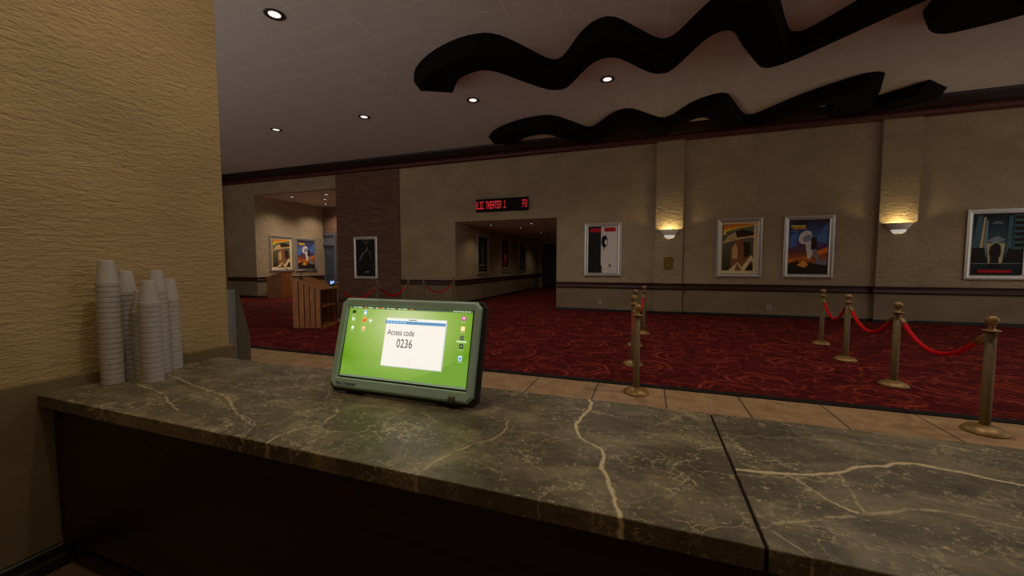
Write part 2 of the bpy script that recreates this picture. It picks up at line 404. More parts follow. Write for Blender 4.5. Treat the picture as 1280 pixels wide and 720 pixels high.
# chair rails, baseboards, crown
def profile_x(b, x0, x1, y, prof, mi=0):
    """prof: (out towards -y, z) pulled along x"""
    Mx = Matrix(((0, 0, 1, 0), (-1, 0, 0, y), (0, 1, 0, 0), (0, 0, 0, 1)))
    b.prism(prof, x0, x1, mi, Mx)
def profile_y(b, y0, y1, x, prof, mi=0):
    Mx = Matrix(((1, 0, 0, x), (0, 0, 1, 0), (0, 1, 0, 0), (0, 0, 0, 1)))
    b.prism(prof, y0, y1, mi, Mx)
RAIL = [(0, .80), (.035, .80), (.05, .83), (.05, .86), (.035, .89), (.035, .95), (.055, .98), (.055, 1.005), (0, 1.01)]
BASE = [(0, 0), (.03, 0), (.03, .075), (.02, .09), (0, .09)]
P1, P2 = (.215, 1.06), (6.04, 6.89)
PD = .10
PP = [P1, P2]
segs = [(-20.1, XL), (-9.74, XC), (XR, P1[0]), (P1[1], P2[0]), (P2[1], 16)]
b = MB()
for s0, s1 in segs: profile_x(b, s0, s1, YB, RAIL)
for s0, s1 in PP: profile_x(b, s0-.05, s1+.05, YB-PD, RAIL); b.box(s0-.05, s0, YB-PD, YB, .80, 1.005); b.box(s1, s1+.05, YB-PD, YB, .80, 1.005)
profile_y(b, YB, 17.8, XL, RAIL); profile_y(b, YB, YE, XC, RAIL)
profile_x(b, XC, -6.94, YE, RAIL)
struct(b, 'trim_2', M['mahog_d'], 'dark mahogany chair rail along the back walls', 'chair rail')
b = MB()
for s0, s1 in segs: b.box(s0, s1, YB-.008, YB, .085, .805)
for s0, s1 in PP: b.box(s0-.008, s1+.008, YB-PD-.008, YB, .085, .805)
b.box(XL, XL+.008, YB, 17.8, .085, .805); b.box(XC, XC+.008, YB, YE, .085, .805)
struct(b, 'trim_5', M['dado'], 'darker tan painted dado under the chair rail', 'dado')
b = MB()
for s0, s1 in segs: profile_x(b, s0, s1, YB, BASE)
for s0, s1 in PP: profile_x(b, s0-.03, s1+.03, YB-PD, BASE)
profile_x(b, -13.03, -9.74, YB-.05, BASE)
profile_y(b, YB, 17.8, XL, BASE); profile_y(b, YB, YE, XC, BASE)
struct(b, 'baseboard_back', M['base'], 'black baseboard along the back walls', 'baseboard')
b = MB()
for (s0, s1), k in zip(PP, (0, 1)):
    b.box(s0, s1, YB-PD, YB, 0, 5.58, 0, .012)
    o = struct(b, 'wall_pilaster', M['wall'], ['textured tan pilaster with sconce and gold plaque', 'textured tan pilaster with sconce, right of the plaque one'][k], 'pilaster'); b = MB()
b.bm.free()
CROWN_U = [(0, 5.74), (.10, 5.74), (.16, 5.80), (.27, 5.96), (.30, 6.03), (0, 6.03)]
CROWN_L = [(0, 5.57), (.05, 5.57), (.115, 5.60), (.125, 5.68), (.10, 5.74), (0, 5.74)]
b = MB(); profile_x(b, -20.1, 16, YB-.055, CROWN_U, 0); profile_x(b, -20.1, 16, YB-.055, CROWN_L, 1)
b.box(-20.1, 16, YB-.055, YB, 5.57, 6.03, 1)
profile_y(b, 2.2, YB-.05, -20.1, CROWN_U, 0); profile_y(b, 2.2, YB-.05, -20.1, CROWN_L, 1)
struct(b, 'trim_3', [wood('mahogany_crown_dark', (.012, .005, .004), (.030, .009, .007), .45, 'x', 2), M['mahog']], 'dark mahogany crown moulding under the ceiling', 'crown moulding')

# near left wall
WX = -3.25
b = MB(); b.box(WX-.4, WX, -6, 2.185, -.3, CH); struct(b, 'wall_left', M['wall_gold'], 'near ochre textured wall beside the counter', 'wall')
b = MB(); b.box(WX, -3.2, -6, 2.20, -.3, .946, 0, .006); b.box(WX-.45, WX, 2.185, 2.235, -.3, .946, 0, .006)
struct(b, 'trim_4', M['wains'], 'smooth ochre dado on the near wall', 'dado')
b = MB()
profile_y(b, -6, 1.2, -3.2, [(0, -.135), (.055, -.135), (.055, -.075), (.03, -.068), (.03, -.018), (.02, -.012), (0, -.012)])
struct(b, 'baseboard_left', M['base'], 'black baseboard of the near wall', 'baseboard')

b = MB(); b.box(-3.65, 16, -1.9, -1.7, -.3, 4.3); b.box(-3.65, 1.5, -1.9, -1.7, 4.3, CH); struct(b, 'wall_light_block', M['wall_gold'], 'added unseen wall behind the counter, blocking low light from the rear', 'wall')  # unseen, added and stepped so rear fill reaches the ceiling, not the counter front
# wavy ceiling baffles
near = [(-5.42, 8.24), (-5.04, 7.72), (-4.45, 7.30), (-3.75, 7.02), (-3.15, 6.97), (-2.79, 7.14), (-2.45, 7.66), (-2.15, 8.20), (-1.94, 8.37), (-1.72, 8.22), (-1.3, 7.60), (-.95, 7.30), (-.63, 7.34), (-.22, 7.86), (.06, 8.22), (.26, 8.33), (.47, 8.16),
        (.87, 7.47), (1.2, 7.18), (1.5, 7.06), (1.72, 7.17), (1.92, 7.58), (2.38, 8.70), (2.58, 8.92), (2.82, 8.80), (3.51, 7.86), (4.35, 7.12), (4.68, 7.03), (4.92, 7.15), (5.04, 7.45), (5.28, 8.32), (5.44, 8.56), (5.62, 8.48), (6.15, 7.94)]
far = [(-4.50, 8.49), (-4.03, 7.92), (-3.50, 7.75), (-3.15, 7.90), (-2.70, 8.56), (-2.32, 9.06), (-2.08, 9.18), (-1.82, 9.10), (-1.28, 8.38), (-.93, 8.13), (-.61, 8.24), (-.20, 8.82), (.02, 9.08), (.20, 9.16), (.42, 9.06), (.85, 8.22), (1.02, 7.98), (1.20, 7.90), (1.38, 8.02),
       (1.62, 8.55), (2.08, 9.44), (2.24, 9.62), (2.42, 9.64), (2.78, 9.40), (3.40, 8.74), (3.95, 8.16), (4.22, 7.98), (4.36, 8.14), (4.44, 8.78), (4.66, 9.14), (4.95, 9.32), (5.30, 9.26), (5.83, 9.05), (6.60, 8.46)]
def catmull(P, k=3):
    out = []
    for i in range(len(P)-1):
        p0, p1, p2, p3 = P[max(i-1, 0)], P[i], P[i+1], P[min(i+2, len(P)-1)]
        for j in range(k):
            t = j/k
            out.append(tuple(.5*(2*p1[a]+(p2[a]-p0[a])*t+(2*p0[a]-5*p1[a]+4*p2[a]-p3[a])*t*t+(3*p1[a]-p0[a]-3*p2[a]+p3[a])*t**3) for a in (0, 1)))
    return out+[P[-1]]
def baffle(dx, dy, label):
    """near edge (under the ceiling) and far edge (at the underside), the sides lean in a little"""
    N = catmull(near); F = catmull(far); zb, zt = 5.74, CH
    def lean(S, sgn, first, last):
        out = []
        for i, p in enumerate(S):
            a = max(0, 1-i/5); c = max(0, 1-(len(S)-1-i)/5)
            ox = first[0]*a+last[0]*c; oy = .15*sgn*(1-max(a, c))+first[1]*a+last[1]*c
            out.append((p[0]+ox, p[1]+oy))
        return out
    Nb = lean(N, 1, (.24, -.10), (-.18, .08)); Ft = lean(F, 1, (-.12, .16), (.24, .16))
    bm = bmesh.new()
    V = lambda S, z: [bm.verts.new((x+dx, y+dy, z)) for x, y in S]
    nt, nb, fb, ft = V(N, zt-.001), V(Nb, zb), V(F, zb), V(Ft, zt-.001)
    for A, B in ((nt, nb), (fb, ft)):
        for i in range(len(A)-1): bm.faces.new((A[i], A[i+1], B[i+1], B[i]))
    bm.faces.new(nb+fb[::-1]); bm.faces.new(nt+ft[::-1])
    bm.faces.new((nt[0], nb[0], fb[0], ft[0])); bm.faces.new((nt[-1], nb[-1], fb[-1], ft[-1]))
    bm.normal_update()
    bmesh.ops.triangulate(bm, ngon_method='EAR_CLIP', faces=[f for f in bm.faces if len(f.verts) > 4])
    bmesh.ops.recalc_face_normals(bm, faces=bm.faces)
    m = MB(); m.bm.free(); m.bm = bm
    o = m.build('ceiling_baffle', M['ribbon']); tag(o, label, 'ceiling baffle', 'wavy black ceiling baffles'); return o
baffle(0, 0, 'large wavy black ceiling baffle nearest the camera, running out of the top edge')
baffle(.14, 4.30, 'wavy black ceiling baffle along the crown moulding above the posters')

# ------------------------------------------------------------------ recessed lights
def downlight(loc, label, r=.125, power=0, col=(1, .88, .74), group='recessed lights in the lobby ceiling', spot=2.4):
    t = thing('recessed_light', label, 'ceiling light', loc, 0, group)
    MB().lathe([(r*1.35, .0), (r*1.38, -.012), (r*1.15, -.024), (r*.80, -.006), (r*.80, 0), (r*1.35, 0)], 24).build('trim_ring', M['trimr'], t)
    MB().lathe([(0, -.014), (r*.5, -.012), (r*.80, -.005)], 24).build('lens', M['lens'], t)
    if power:
        L = bpy.data.lights.new('downlight_lamp', 'SPOT'); L.energy = power; L.color = col; L.spot_size = spot; L.spot_blend = .9; L.shadow_soft_size = .09
        o = bpy.data.objects.new('downlight_lamp', L); COL.objects.link(o); o.location = (loc[0], loc[1], loc[2]-.16)
    return t
PW = 205
for (x, y), lab in (((-6.31, 5.27), 'recessed ceiling light nearest the camera, beside the ochre wall'),
                    ((-4.51, 9.65), 'recessed ceiling light just below the left end of the nearest baffle'),
                    ((-.99, 9.66), 'recessed ceiling light between the two wavy baffles'),
                    ((-8.08, 9.63), 'recessed ceiling light second from the left in the lobby row'),
                    ((-11.55, 9.56), 'farthest left recessed ceiling light of the lobby row')):
    downlight((x, y, CH), lab, .125, PW*(.12 if x < -11 else .16 if x < -7 else .42 if x < -4 else 1.0))
# the same lights where the lobby goes on beyond the frame
def lamp(x, y, z, power, col=(1, .88, .74)):
    L = bpy.data.lights.new('downlight_lamp', 'SPOT'); L.energy = power; L.color = col; L.spot_size = 2.4; L.spot_blend = .9; L.shadow_soft_size = .09
    o = bpy.data.objects.new('downlight_lamp', L); COL.objects.link(o); o.location = (x, y, z)
for (x, y, k) in ((2.6, 5.27, 1), (9.6, 9.6, 1), (-1.0, 1.6, .5), (6.1, 5.3, 1)): lamp(x, y, CH-.16, PW*k)
GA = 'recessed lights in the alcove ceiling'
for (x, y), lab in (((-16.76, 14.62), 'leftmost small light in the alcove ceiling'), ((-14.64, 14.68), 'right front small light in the alcove ceiling'),
                    ((-15.77, 15.71), 'middle small light in the alcove ceiling'), ((-16.96, 16.94), 'rearmost small light in the alcove ceiling')):
    downlight((x, y, 5.0), lab, .115, 130, (1, .84, .68), GA)
GC = 'recessed lights in the corridor ceiling'
for (x, y), lab, p in (((-6.25, 15.10), 'left front light in the corridor ceiling', 24), ((-4.48, 15.07), 'right front light in the corridor ceiling', 24), ((-5.44, 16.66), 'light in the corridor ceiling behind the front pair', 0),
                    ((-5.19, 19.2), 'fourth light along the corridor ceiling', 34), ((-5.86, 23.58), 'rearmost light in the corridor ceiling', 20), ((-5.24, 22.05), 'next to rearmost light in the corridor ceiling', 0)):
    downlight((x, y, 3.3), lab, .11, p, (1, .82, .60), GC)
# the warm light above the service counter, beyond the top edge of the photograph
L = bpy.data.lights.new('counter_lamp', 'SPOT'); L.energy = 140; L.color = (1, .80, .46); L.spot_size = 2.1; L.spot_blend = .8; L.shadow_soft_size = .15
o = bpy.data.objects.new('counter_lamp', L); COL.objects.link(o); o.location = (-1.9, .75, CH-.2)

# ------------------------------------------------------------------ wall sconces
def sconce(x, label):
    z0 = 2.47; y = YB-PD
    t = thing('wall_sconce', label, 'wall lamp', (x, y, z0), 0, 'wall sconces on the pilasters')
    # half bowl: flat back at y=0, round side towards the room (-y)
    out = [(.155, .10), (.30, .275)]
    b = MB(); n = 20
    bm = b.bm; rings = []
    for r, z in ((.185, .10), (.305, .275), (.285, .275), (.170, .11)):
        rings.append([bm.verts.new((-r*cos(pi*k/n), -.80*r*sin(pi*k/n)-.004, z)) for k in range(n+1)])
    for A, B in zip(rings, rings[1:]):
        for k in range(n):
            f = bm.faces.new((A[k], B[k], B[k+1], A[k+1])); f.smooth = True
    bmesh.ops.recalc_face_normals(bm, faces=bm.faces)
    b.build('lamp_shade', M['shade'], t)
    b = MB(); bm = b.bm; rings = []
    for r, z in ((.170, .11), (.165, .085), (.15, .045), (.11, .012), (.05, 0)):
        rings.append([bm.verts.new((-r*cos(pi*k/n), -.80*r*sin(pi*k/n)-.004, z)) for k in range(n+1)])
    for A, B in zip(rings, rings[1:]):
        for k in range(n):
            f = bm.faces.new((A[k], B[k], B[k+1], A[k+1])); f.smooth = True
    bm.faces.new(rings[-1])
    b.build('glass_diffuser', M['diff'], t)
    b = MB(); b.box(-.16, .16, -.02, -.002, .03, .24, 0, .006); b.build('back_plate', M['shade'], t)
    L = bpy.data.lights.new('sconce_lamp', 'POINT'); L.energy = 17; L.color = (1, .78, .36); L.shadow_soft_size = .05
    o = bpy.data.objects.new('sconce_lamp', L); COL.objects.link(o); o.location = (x, y-.125, z0+.17)
    return t
sconce(.655, 'white half bowl wall sconce above the gold plaque')
sconce(6.48, 'white half bowl wall sconce right of the blue and orange poster')

# plaque and outlets
PY = YB-PD
t = thing('wall_plaque', 'small rounded gold plaque below the left sconce', 'plaque', (.645, PY, 1.46))
Mp = Matrix(((1, 0, 0, 0), (0, 0, -1, 0), (0, 1, 0, 0), (0, 0, 0, 1)))     # xy -> xz, z -> -y
def rrect(w, h, r, n=6, x0=0, y0=0):
    pts = []
    for cx, cy, a in ((w/2-r, h/2-r, 0), (-w/2+r, h/2-r, pi/2), (-w/2+r, -h/2+r, pi), (w/2-r, -h/2+r, 1.5*pi)):
        for k in range(n+1): pts.append((x0+cx+r*cos(a+pi/2*k/n), y0+cy+r*sin(a+pi/2*k/n)))
    return pts
MB().prism(rrect(.27, .41, .07, 6, 0, .205), 0, .025, 0, Mp, .006).build('plate', M['plaque'], t)
b = MB()
b.box(-.08, .08, -.032, -.024, .155, .167); b.box(-.08, .08, -.032, -.024, .105, .117)
arc = [(.055*cos(a), -.03, .285+.05*sin(a)) for a in [pi*k/10-.3 for k in range(12)]]
b.tube(arc, .006, 6); b.tube([(-.04, -.03, .21), (0, -.03, .245), (.04, -.03, .21)], .006, 6); b.tube([(-.06, -.03, .335), (-.02, -.03, .365)], .006, 6)
b.build('relief', M['plaque_l'], t)
for x, y, z, lab in ((-1.55, YB, .235, 'small ivory wall outlet below the black and white poster'), (3.53, YB, .235, 'small ivory wall outlet below the two middle posters')):
    t = thing('wall_outlet', lab, 'outlet', (x, y, z), 0, 'wall outlets')
    MB().box(-.055, .055, -.014, 0, 0, .165, 0, .004).build('cover_plate', M['ivory'], t)
    MB().box(-.02, .02, -.017, -.0141, .03, .065).build('socket', M['trimr'], t); MB().box(-.02, .02, -.017, -.0141, .10, .135).build('socket', M['trimr'], t)

# ------------------------------------------------------------------ LED sign
G5 = {'B': ["11110","10001","10001","11110","10001","10001","11110"], 'L': ["10000"]*6+["11111"], 'I': ["11111","00100","00100","00100","00100","00100","11111"],
      'C': ["01111","10000","10000","10000","10000","10000","01111"], 'T': ["11111"]+["00100"]*6, 'H': ["10001"]*3+["11111"]+["10001"]*3,
      'E': ["11111","10000","10000","11110","10000","10000","11111"], 'A': ["01110","10001","10001","11111","10001","10001","10001"],
      'R': ["11110","10001","10001","11110","10100","10010","10001"], '1': ["01100","00100","00100","00100","00100","00100","11111"],
      'F': ["11111","10000","10000","11110","10000","10000","10000"], 'U': ["10001"]*6+["01110"], ' ': ["00000"]*7}
t = thing('led_sign', 'black message sign with red letters above the corridor opening', 'sign', (-6.24, YB, 3.62))
b = MB(); b.box(0, 2.085, -.09, 0, 0, .485, 0, .01); b.build('sign_case', M['black'], t)
cw, chh = .0151, .040
def letters(s, x0, drop=0):
    cx = x0
    for i, ch in enumerate(s):
        g = G5[ch]
        for c in range(drop if i == 0 else 0, 5):
            runs = [r for r in range(7) if g[r][c] == '1']
            for r in runs:
                x = cx+(c-(drop if i == 0 else 0))*cw; z = .385-r*chh
                b.box(x+.001, x+cw*.80, -.0945, -.0905, z-chh*.82, z)
        cx += (6-(drop if i == 0 else 0))*cw
for wd, x0, dr in (('BLIC', .01, 2), ('THEATER', .01+27*cw, 0), ('1', .01+75*cw, 0), ('FU', 1.885, 0)):
    
    for i, ch in enumerate(wd):
        b = MB(); letters(ch, x0+i*6*cw-(dr*cw if i else 0), dr if i == 0 else 0); b.build('red_letter', M['led'], t)

# ------------------------------------------------------------------ framed posters (plain stand-in prints)
def pm(c, r=.35):
    c = tuple(min(.85, x*1.45) for x in c)
    return plain('print_%02d' % len(bpy.data.materials), c, .6, 0, .10, 7, .15)
def gradm(name, stops, z0, z1, r=.35):
    """ink that fades from the bottom to the top of the print"""
    t = NT(name); x = t.sep(t.coord()); n = t.noise(t.coord((3, 3, 3)), 1.5, 4)
    f = t.math('ADD', t.math('DIVIDE', t.math('SUBTRACT', x[2], z0), z1-z0), t.math('MULTIPLY', t.math('SUBTRACT', n, .5), .25))
    return t.set(t.ramp(f, [(p, tuple(min(.85, x*1.45) for x in c)) for p, c in stops]), .6, 0, .15)
PWD, PHT, FW = 1.245, 1.84, .125
def ell(cx, cy, rx, ry, rot=0, n=20):
    return [(cx+rx*cos(a)*cos(rot)-ry*sin(a)*sin(rot), cy+rx*cos(a)*sin(rot)+ry*sin(a)*cos(rot)) for a in [2*pi*k/n for k in range(n)]]
def frame_mesh(W, H, fw):
    b = MB(); prof = [(0, 0), (0, .045), (.012, .055), (fw*.35, .058), (fw*.45, .045), (fw*.62, .042), (fw*.8, .036), (fw*.9, .038), (fw, .028), (fw, .004)]
    bm = b.bm; rings = []
    for o, d in prof:
        rings.append([bm.verts.new((x, -d, z)) for x, z in ((-W/2+o, o), (W/2-o, o), (W/2-o, H-o), (-W/2+o, H-o))])
    for A, B in zip(rings, rings[1:]):
        for k in range(4): bm.faces.new((A[k], A[(k+1)%4], B[(k+1)%4], B[k]))
    bmesh.ops.recalc_face_normals(bm, faces=bm.faces)
    return b
def poster(loc, rz, label, layers, W=PWD, H=PHT, fw=FW, group=None):
    """layers: (material, list of (u, v) in 0..1 of the print), later ones lie on top"""
    t = thing('framed_poster', label, 'poster', loc, rz, group)
    frame_mesh(W, H, fw).build('frame', M['silver'], t)
    w, h = W-2*fw, H-2*fw
    b = MB(); mats = []
    for i, (m, pts) in enumerate(layers):
        if m not in mats: mats.append(m)
        b.poly([((u-.5)*w, -.006-.0012*i, fw+v*h) for u, v in pts], mats.index(m))
    b.build('print', mats, t)
    return t
FULL = [(0, 0), (1, 0), (1, 1), (0, 1)]
def rect(a, c, d, e): return [(a, c), (d, c), (d, e), (a, e)]
K = pm((.012, .011, .011)); PALE = pm((.52, .48, .45)); RED = pm((.34, .008, .012)); CREAM = pm((.62, .46, .24)); TAN = pm((.46, .30, .135))
OLV = gradm('print_olive', [(0, (.02, .018, .008)), (.45, (.075, .075, .04)), (1, (.13, .13, .085))], .1, 1.7)
BRN = pm((.20, .085, .035)); DBR = pm((.035, .018, .010)); ORG = pm((.62, .16, .02)); YEL = pm((.62, .42, .03)); HAT = pm((.34, .25, .13))
layA = [(PALE, FULL), (K, rect(0, 0, .44, 1)), (RED, rect(.06, .885, .42, .965)), (RED, rect(.55, .89, .93, .975)),
        (K, ell(.56, .68, .11, .13)), (PALE, ell(.61, .66, .045, .06)), (K, [(.50, .62), (.60, .62), (.545, .48)]), (K, rect(.43, 0, .475, .16)), (K, ell(.76, .155, .05, .035)), (PALE, ell(.77, .155, .028, .02))]
layB = [(CREAM, FULL), (OLV, rect(.04, .06, .90, .965)), (TAN, [(.04, .58), (.30, .63), (.60, .68), (.90, .70), (.90, .80), (.50, .84), (.20, .74)]), (DBR, [(.45, .70), (.90, .74), (.90, .80), (.62, .86), (.40, .82)]),
        (BRN, [(.30, .10), (.27, .45), (.38, .64), (.60, .67), (.80, .55), (.78, .10)]), (TAN, [(.33, .30), (.32, .50), (.42, .60), (.48, .45), (.46, .28)]), (DBR, [(.66, .30), (.62, .62), (.82, .60), (.80, .35)]),
        (CREAM, [(.22, .06), (.48, .22), (.60, .12), (.84, .36), (.90, .28), (.86, .06)]), (BRN, [(.40, .06), (.47, .20), (.60, .06)]), (DBR, [(.68, .06), (.86, .26), (.90, .06)]),
        (YEL, [(.05, .77), (.12, .75), (.16, .82), (.52, .885), (.88, .925), (.88, .955), (.50, .935), (.10, .925)]), (ORG, [(.08, .86), (.50, .915), (.88, .945), (.88, .965), (.48, .96), (.08, .945)])]
SKY = gradm('print_sky', [(0, (.018, .014, .012)), (.20, (.03, .018, .015)), (.26, (.38, .10, .02)), (.42, (.12, .035, .03)), (.55, (.07, .05, .13)), (.72, (.05, .09, .24)), (1, (.035, .02, .03))], .13, 1.7)
BLU = pm((.07, .14, .36)); SKYP = pm((.20, .20, .30)); WHT = pm((.55, .52, .48)); GRY = pm((.16, .16, .18)); FIRE = pm((.75, .26, .03))
layC = [(SKY, FULL), (BLU, [(.62, .62), (.98, .95), (.98, .56)]), (BLU, [(.02, .66), (.22, .80), (.20, .52), (.02, .48)]), (ORG, [(.55, .37), (.99, .50), (.99, .40), (.60, .31)]), (ORG, [(.02, .20), (.30, .30), (.55, .26), (.60, .34), (.02, .27)]), (FIRE, [(.22, .16), (.40, .26), (.52, .17), (.42, .12)]),
        (WHT, ell(.42, .68, .17, .12, .35)), (SKYP, ell(.47, .66, .11, .06, .35)), (WHT, [(.42, .58), (.62, .62), (.64, .44), (.56, .28), (.49, .30)]), (DBR, [(.56, .46), (.58, .66), (.70, .68), (.72, .44)]), (GRY, [(.58, .46), (.71, .46), (.80, .20), (.74, .18)]), (GRY, [(.60, .20), (.97, .16), (.97, .28)]),
        (YEL, rect(.05, .875, .42, .905)), (FIRE, rect(.10, .835, .42, .865)), (GRY, rect(.07, .795, .24, .81))]
NITE = gradm('print_night', [(0, (.008, .012, .014)), (.25, (.014, .022, .026)), (.5, (.055, .08, .085)), (.7, (.02, .04, .055)), (1, (.006, .008, .012))], .1, 1.75)
TEAL = pm((.045, .095, .11)); GLOW = pm((.40, .33, .20)); STL = pm((.14, .20, .21))
layD = [(NITE, FULL), (GLOW, [(.35, .20), (.30, .52), (.66, .52), (.62, .20)]), (STL, [(.30, .56), (.50, .50), (.66, .58), (.5, .64)]), (TEAL, [(.02, .45), (.10, .98), (.20, .98), (.16, .42)]), (GLOW, [(.16, .42), (.22, .95), (.26, .95), (.22, .40)]), (STL, [(.22, .28), (.27, .92), (.31, .88), (.30, .28)]),
        (K, [(.02, .18), (.02, .45), (.26, .45), (.32, .20)]), (TEAL, [(.66, .30), (.70, .95), (.78, .98), (.78, .25)]), (K, [(.64, .20), (.72, .44), (.98, .42), (.98, .18)]), (TEAL, rect(.80, .42, .99, .98))] + \
       [(K, rect(.82, .46+.09*k, .99, .515+.09*k)) for k in range(6)] + [(K, [(.39, .125), (.39, .30), (.36, .36), (.38, .47), (.44, .515), (.52, .515), (.57, .47), (.58, .34), (.54, .28), (.55, .125)]), (STL, rect(.02, .185, .98, .195)), (RED, rect(.14, .04, .80, .085)), (GRY, rect(.40, .86, .56, .875)), (GRY, rect(.36, .835, .58, .85))]
layE = [(K, FULL), (GRY, [(.05, .42), (.12, .43), (.36, .66), (.48, .68), (.57, .80), (.54, .70), (.40, .64), (.20, .44)]), (GRY, [(.66, .72), (.72, .66), (.82, .40), (.93, .26), (.84, .36), (.76, .52)]), (STL, [(.49, .66), (.56, .69), (.60, .82), (.56, .80)]), (GRY, ell(.55, .115, .14, .022)), (pm((.05, .05, .052)), [(.30, .98), (.5, .84), (.62, .9), (.7, .98)])]
SEAF = pm((.10, .14, .12)); MGR = pm((.04, .055, .05))
layF = [(K, FULL), (MGR, [(.10, .98), (.45, .20), (.80, .98)]), (SEAF, [(.36, .20), (.42, .80), (.52, .80), (.48, .20)]), (SEAF, [(.60, .20), (.58, .75), (.68, .70), (.66, .20)]), (pm((.28, .30, .24)), rect(.16, .175, .86, .20)), (SEAF, rect(.20, .08, .80, .10))]
layG = [(DBR, FULL), (BRN, ell(.45, .70, .20, .14)), (ORG, ell(.50, .40, .20, .15)), (RED, [(.2, .3), (.5, .6), (.7, .25), (.4, .1)]), (CREAM, ell(.56, .48, .10, .10)), (TAN, rect(.1, .04, .9, .09))]
layH = [(K, FULL), (GRY, [(.35, .25), (.42, .7), (.55, .74), (.6, .25)]), (STL, ell(.5, .78, .09, .07)), (GRY, ell(.5, .18, .22, .06)), (SEAF, rect(.25, .05, .75, .075))]
GP = 'framed posters on the lobby walls'
ZP = 1.215
poster((-1.475, YB, ZP), 0, 'framed half black, half pale poster with red bars on top', layA, group=GP)
poster((2.66, YB, ZP), 0, 'framed olive and tan poster with yellow band, on the wall right of the left sconce', layB, group=GP)
poster((4.46, YB, ZP), 0, 'framed blue and orange poster left of the right sconce', layC, group=GP)
poster((8.55, YB, ZP), 0, 'framed dark teal poster with dark upright shape, cut by the right edge', layD, group=GP)
poster((-11.47, YB-.05, 1.005), 0, 'framed black poster with pale streaks on the brick wall', layE, 1.25, 1.82, .125, GP)
poster((XL, 15.06, 1.29), pi/2, 'framed olive and tan poster in the lit alcove', layB, 1.42, 1.83, .125, GP)
poster((XL, 16.58, 1.265), pi/2, 'framed blue and orange poster in the lit alcove beside the blue door', layC, 1.40, 1.83, .125, GP)
poster((XC, 16.31, 1.18), pi/2, 'framed dark poster with grey green columns, nearest in the corridor', layF, 1.27, 1.83, .13, GP)
poster((XC, 19.26, 1.195), pi/2, 'framed brown and orange poster, middle one in the corridor', layG, 1.30, 1.80, .13, GP)
poster((XC, 22.24, 1.19), pi/2, 'framed dark poster with grey shape, farthest in the corridor', layH, 1.30, 1.80, .13, GP)

# ------------------------------------------------------------------ stanchions and ropes
t0 = thing('stanchion', 'x', 'stanchion', (3.08, 4.903, 0), 0, 'brass rope stanchions')
MB().lathe([(0, 0), (.154, 0), (.158, .006), (.152, .020), (.132, .042), (.102, .060), (.066, .072), (.044, .077), (0, .077)], 32).build('base', M['brass'], t0)
MB().lathe([(.0385, .07), (.0385, .982), (0, .982)], 20).build('post', M['brass_d'], t0)
MB().lathe([(.0385, .972), (.060, .977), (.064, .983), (.058, .989), (.036, .993), (.026, 1.003), (.022, 1.014), (.028, 1.024), (.024, 1.036), (0, 1.036)], 24).build('collar', M['brass'], t0)
MB().lathe([(0, 1.030)]+[(.047*sin(a), 1.077-.047*cos(a)) for a in [pi*k/12 for k in range(1, 12)]]+[(0, 1.124)], 24).build('finial', M['brass'], t0)
RR = [((3.08, 4.903), 'nearest brass stanchion on the right, standing on the tan tiles'), ((3.12, 6.428), 'second brass stanchion of the right rope line'),
      ((3.18, 7.90), 'third brass stanchion of the right rope line'), ((3.36, 9.39), 'farthest brass stanchion of the right rope line')]
RL = [((-.105, 4.985), 'brass stanchion on the tan tiles straight beyond the counter joint'), ((-.19, 6.395), 'second brass stanchion behind the middle one on the tiles'),
      ((-.21, 7.95), 'third brass stanchion of the middle line, mostly hidden'), ((-.06, 9.43), 'farthest brass stanchion of the middle rope line')]
RF = [((-8.36, 8.68), 'brass stanchion right beside the big wooden lectern'), ((-7.98, 9.95), 'brass stanchion in front of the black poster on brick'), ((-7.65, 11.12), 'brass stanchion just right of the brick wall section'),
      ((-7.46, 11.75), 'brass stanchion left of the corridor opening, right of another close by'), ((-6.93, 13.0), 'farthest brass stanchion, at the left corner of the corridor')]
first = True
for line in (RR, RL, RF):
    for (x, y), lab in line:
        if first: t0['label'] = lab; t0.location = (x, y, 0); first = False
        else: dup(t0, (x, y, 0), 0, lab)
def rope(p, q, label, sag=.335):
    p, q = Vector((*p, .945)), Vector((*q, .945)); d = (q-p).normalized()
    a, c = p+d*.046, q-d*.046
    t = thing('barrier_rope', label, 'rope', a, 0, 'red ropes between the stanchions')
    n = 22; pts = []
    for k in range(n+1):
        s = k/n; z = -sag*(1-(2*s-1)**2)
        pts.append((c-a)*s + Vector((0, 0, z)))
    MB().tube(pts[1:-1], .024, 10).build('rope', M['rope'], t)
    for A, B in ((pts[0], pts[2]), (pts[-1], pts[-3])):
        MB().tube([A, A.lerp(B, .35), A.lerp(B, .5), A.lerp(B, .95)], [.010, .020, .028, .029], 10).build('rope_end', M['brass'], t)
for a, c, lab in ((0, 1, 'red rope nearest the camera, in the right line'), (1, 2, 'middle red rope of the right line'), (2, 3, 'farthest red rope of the right line')):
    rope(RR[a][0], RR[c][0], lab)
for a, c, lab in ((0, 1, 'red rope from the tile stanchion in the middle line, seen end on'), (1, 2, 'red rope behind the first, middle line'), (2, 3, 'farthest red rope of the middle line')):
    rope(RL[a][0], RL[c][0], lab)
rope(RF[0][0], RF[1][0], 'red rope between the big lectern and the black poster'); rope(RF[1][0], RF[2][0], 'red rope in front of the brick wall corner'); rope(RF[3][0], RF[4][0], 'red rope left of the corridor opening')

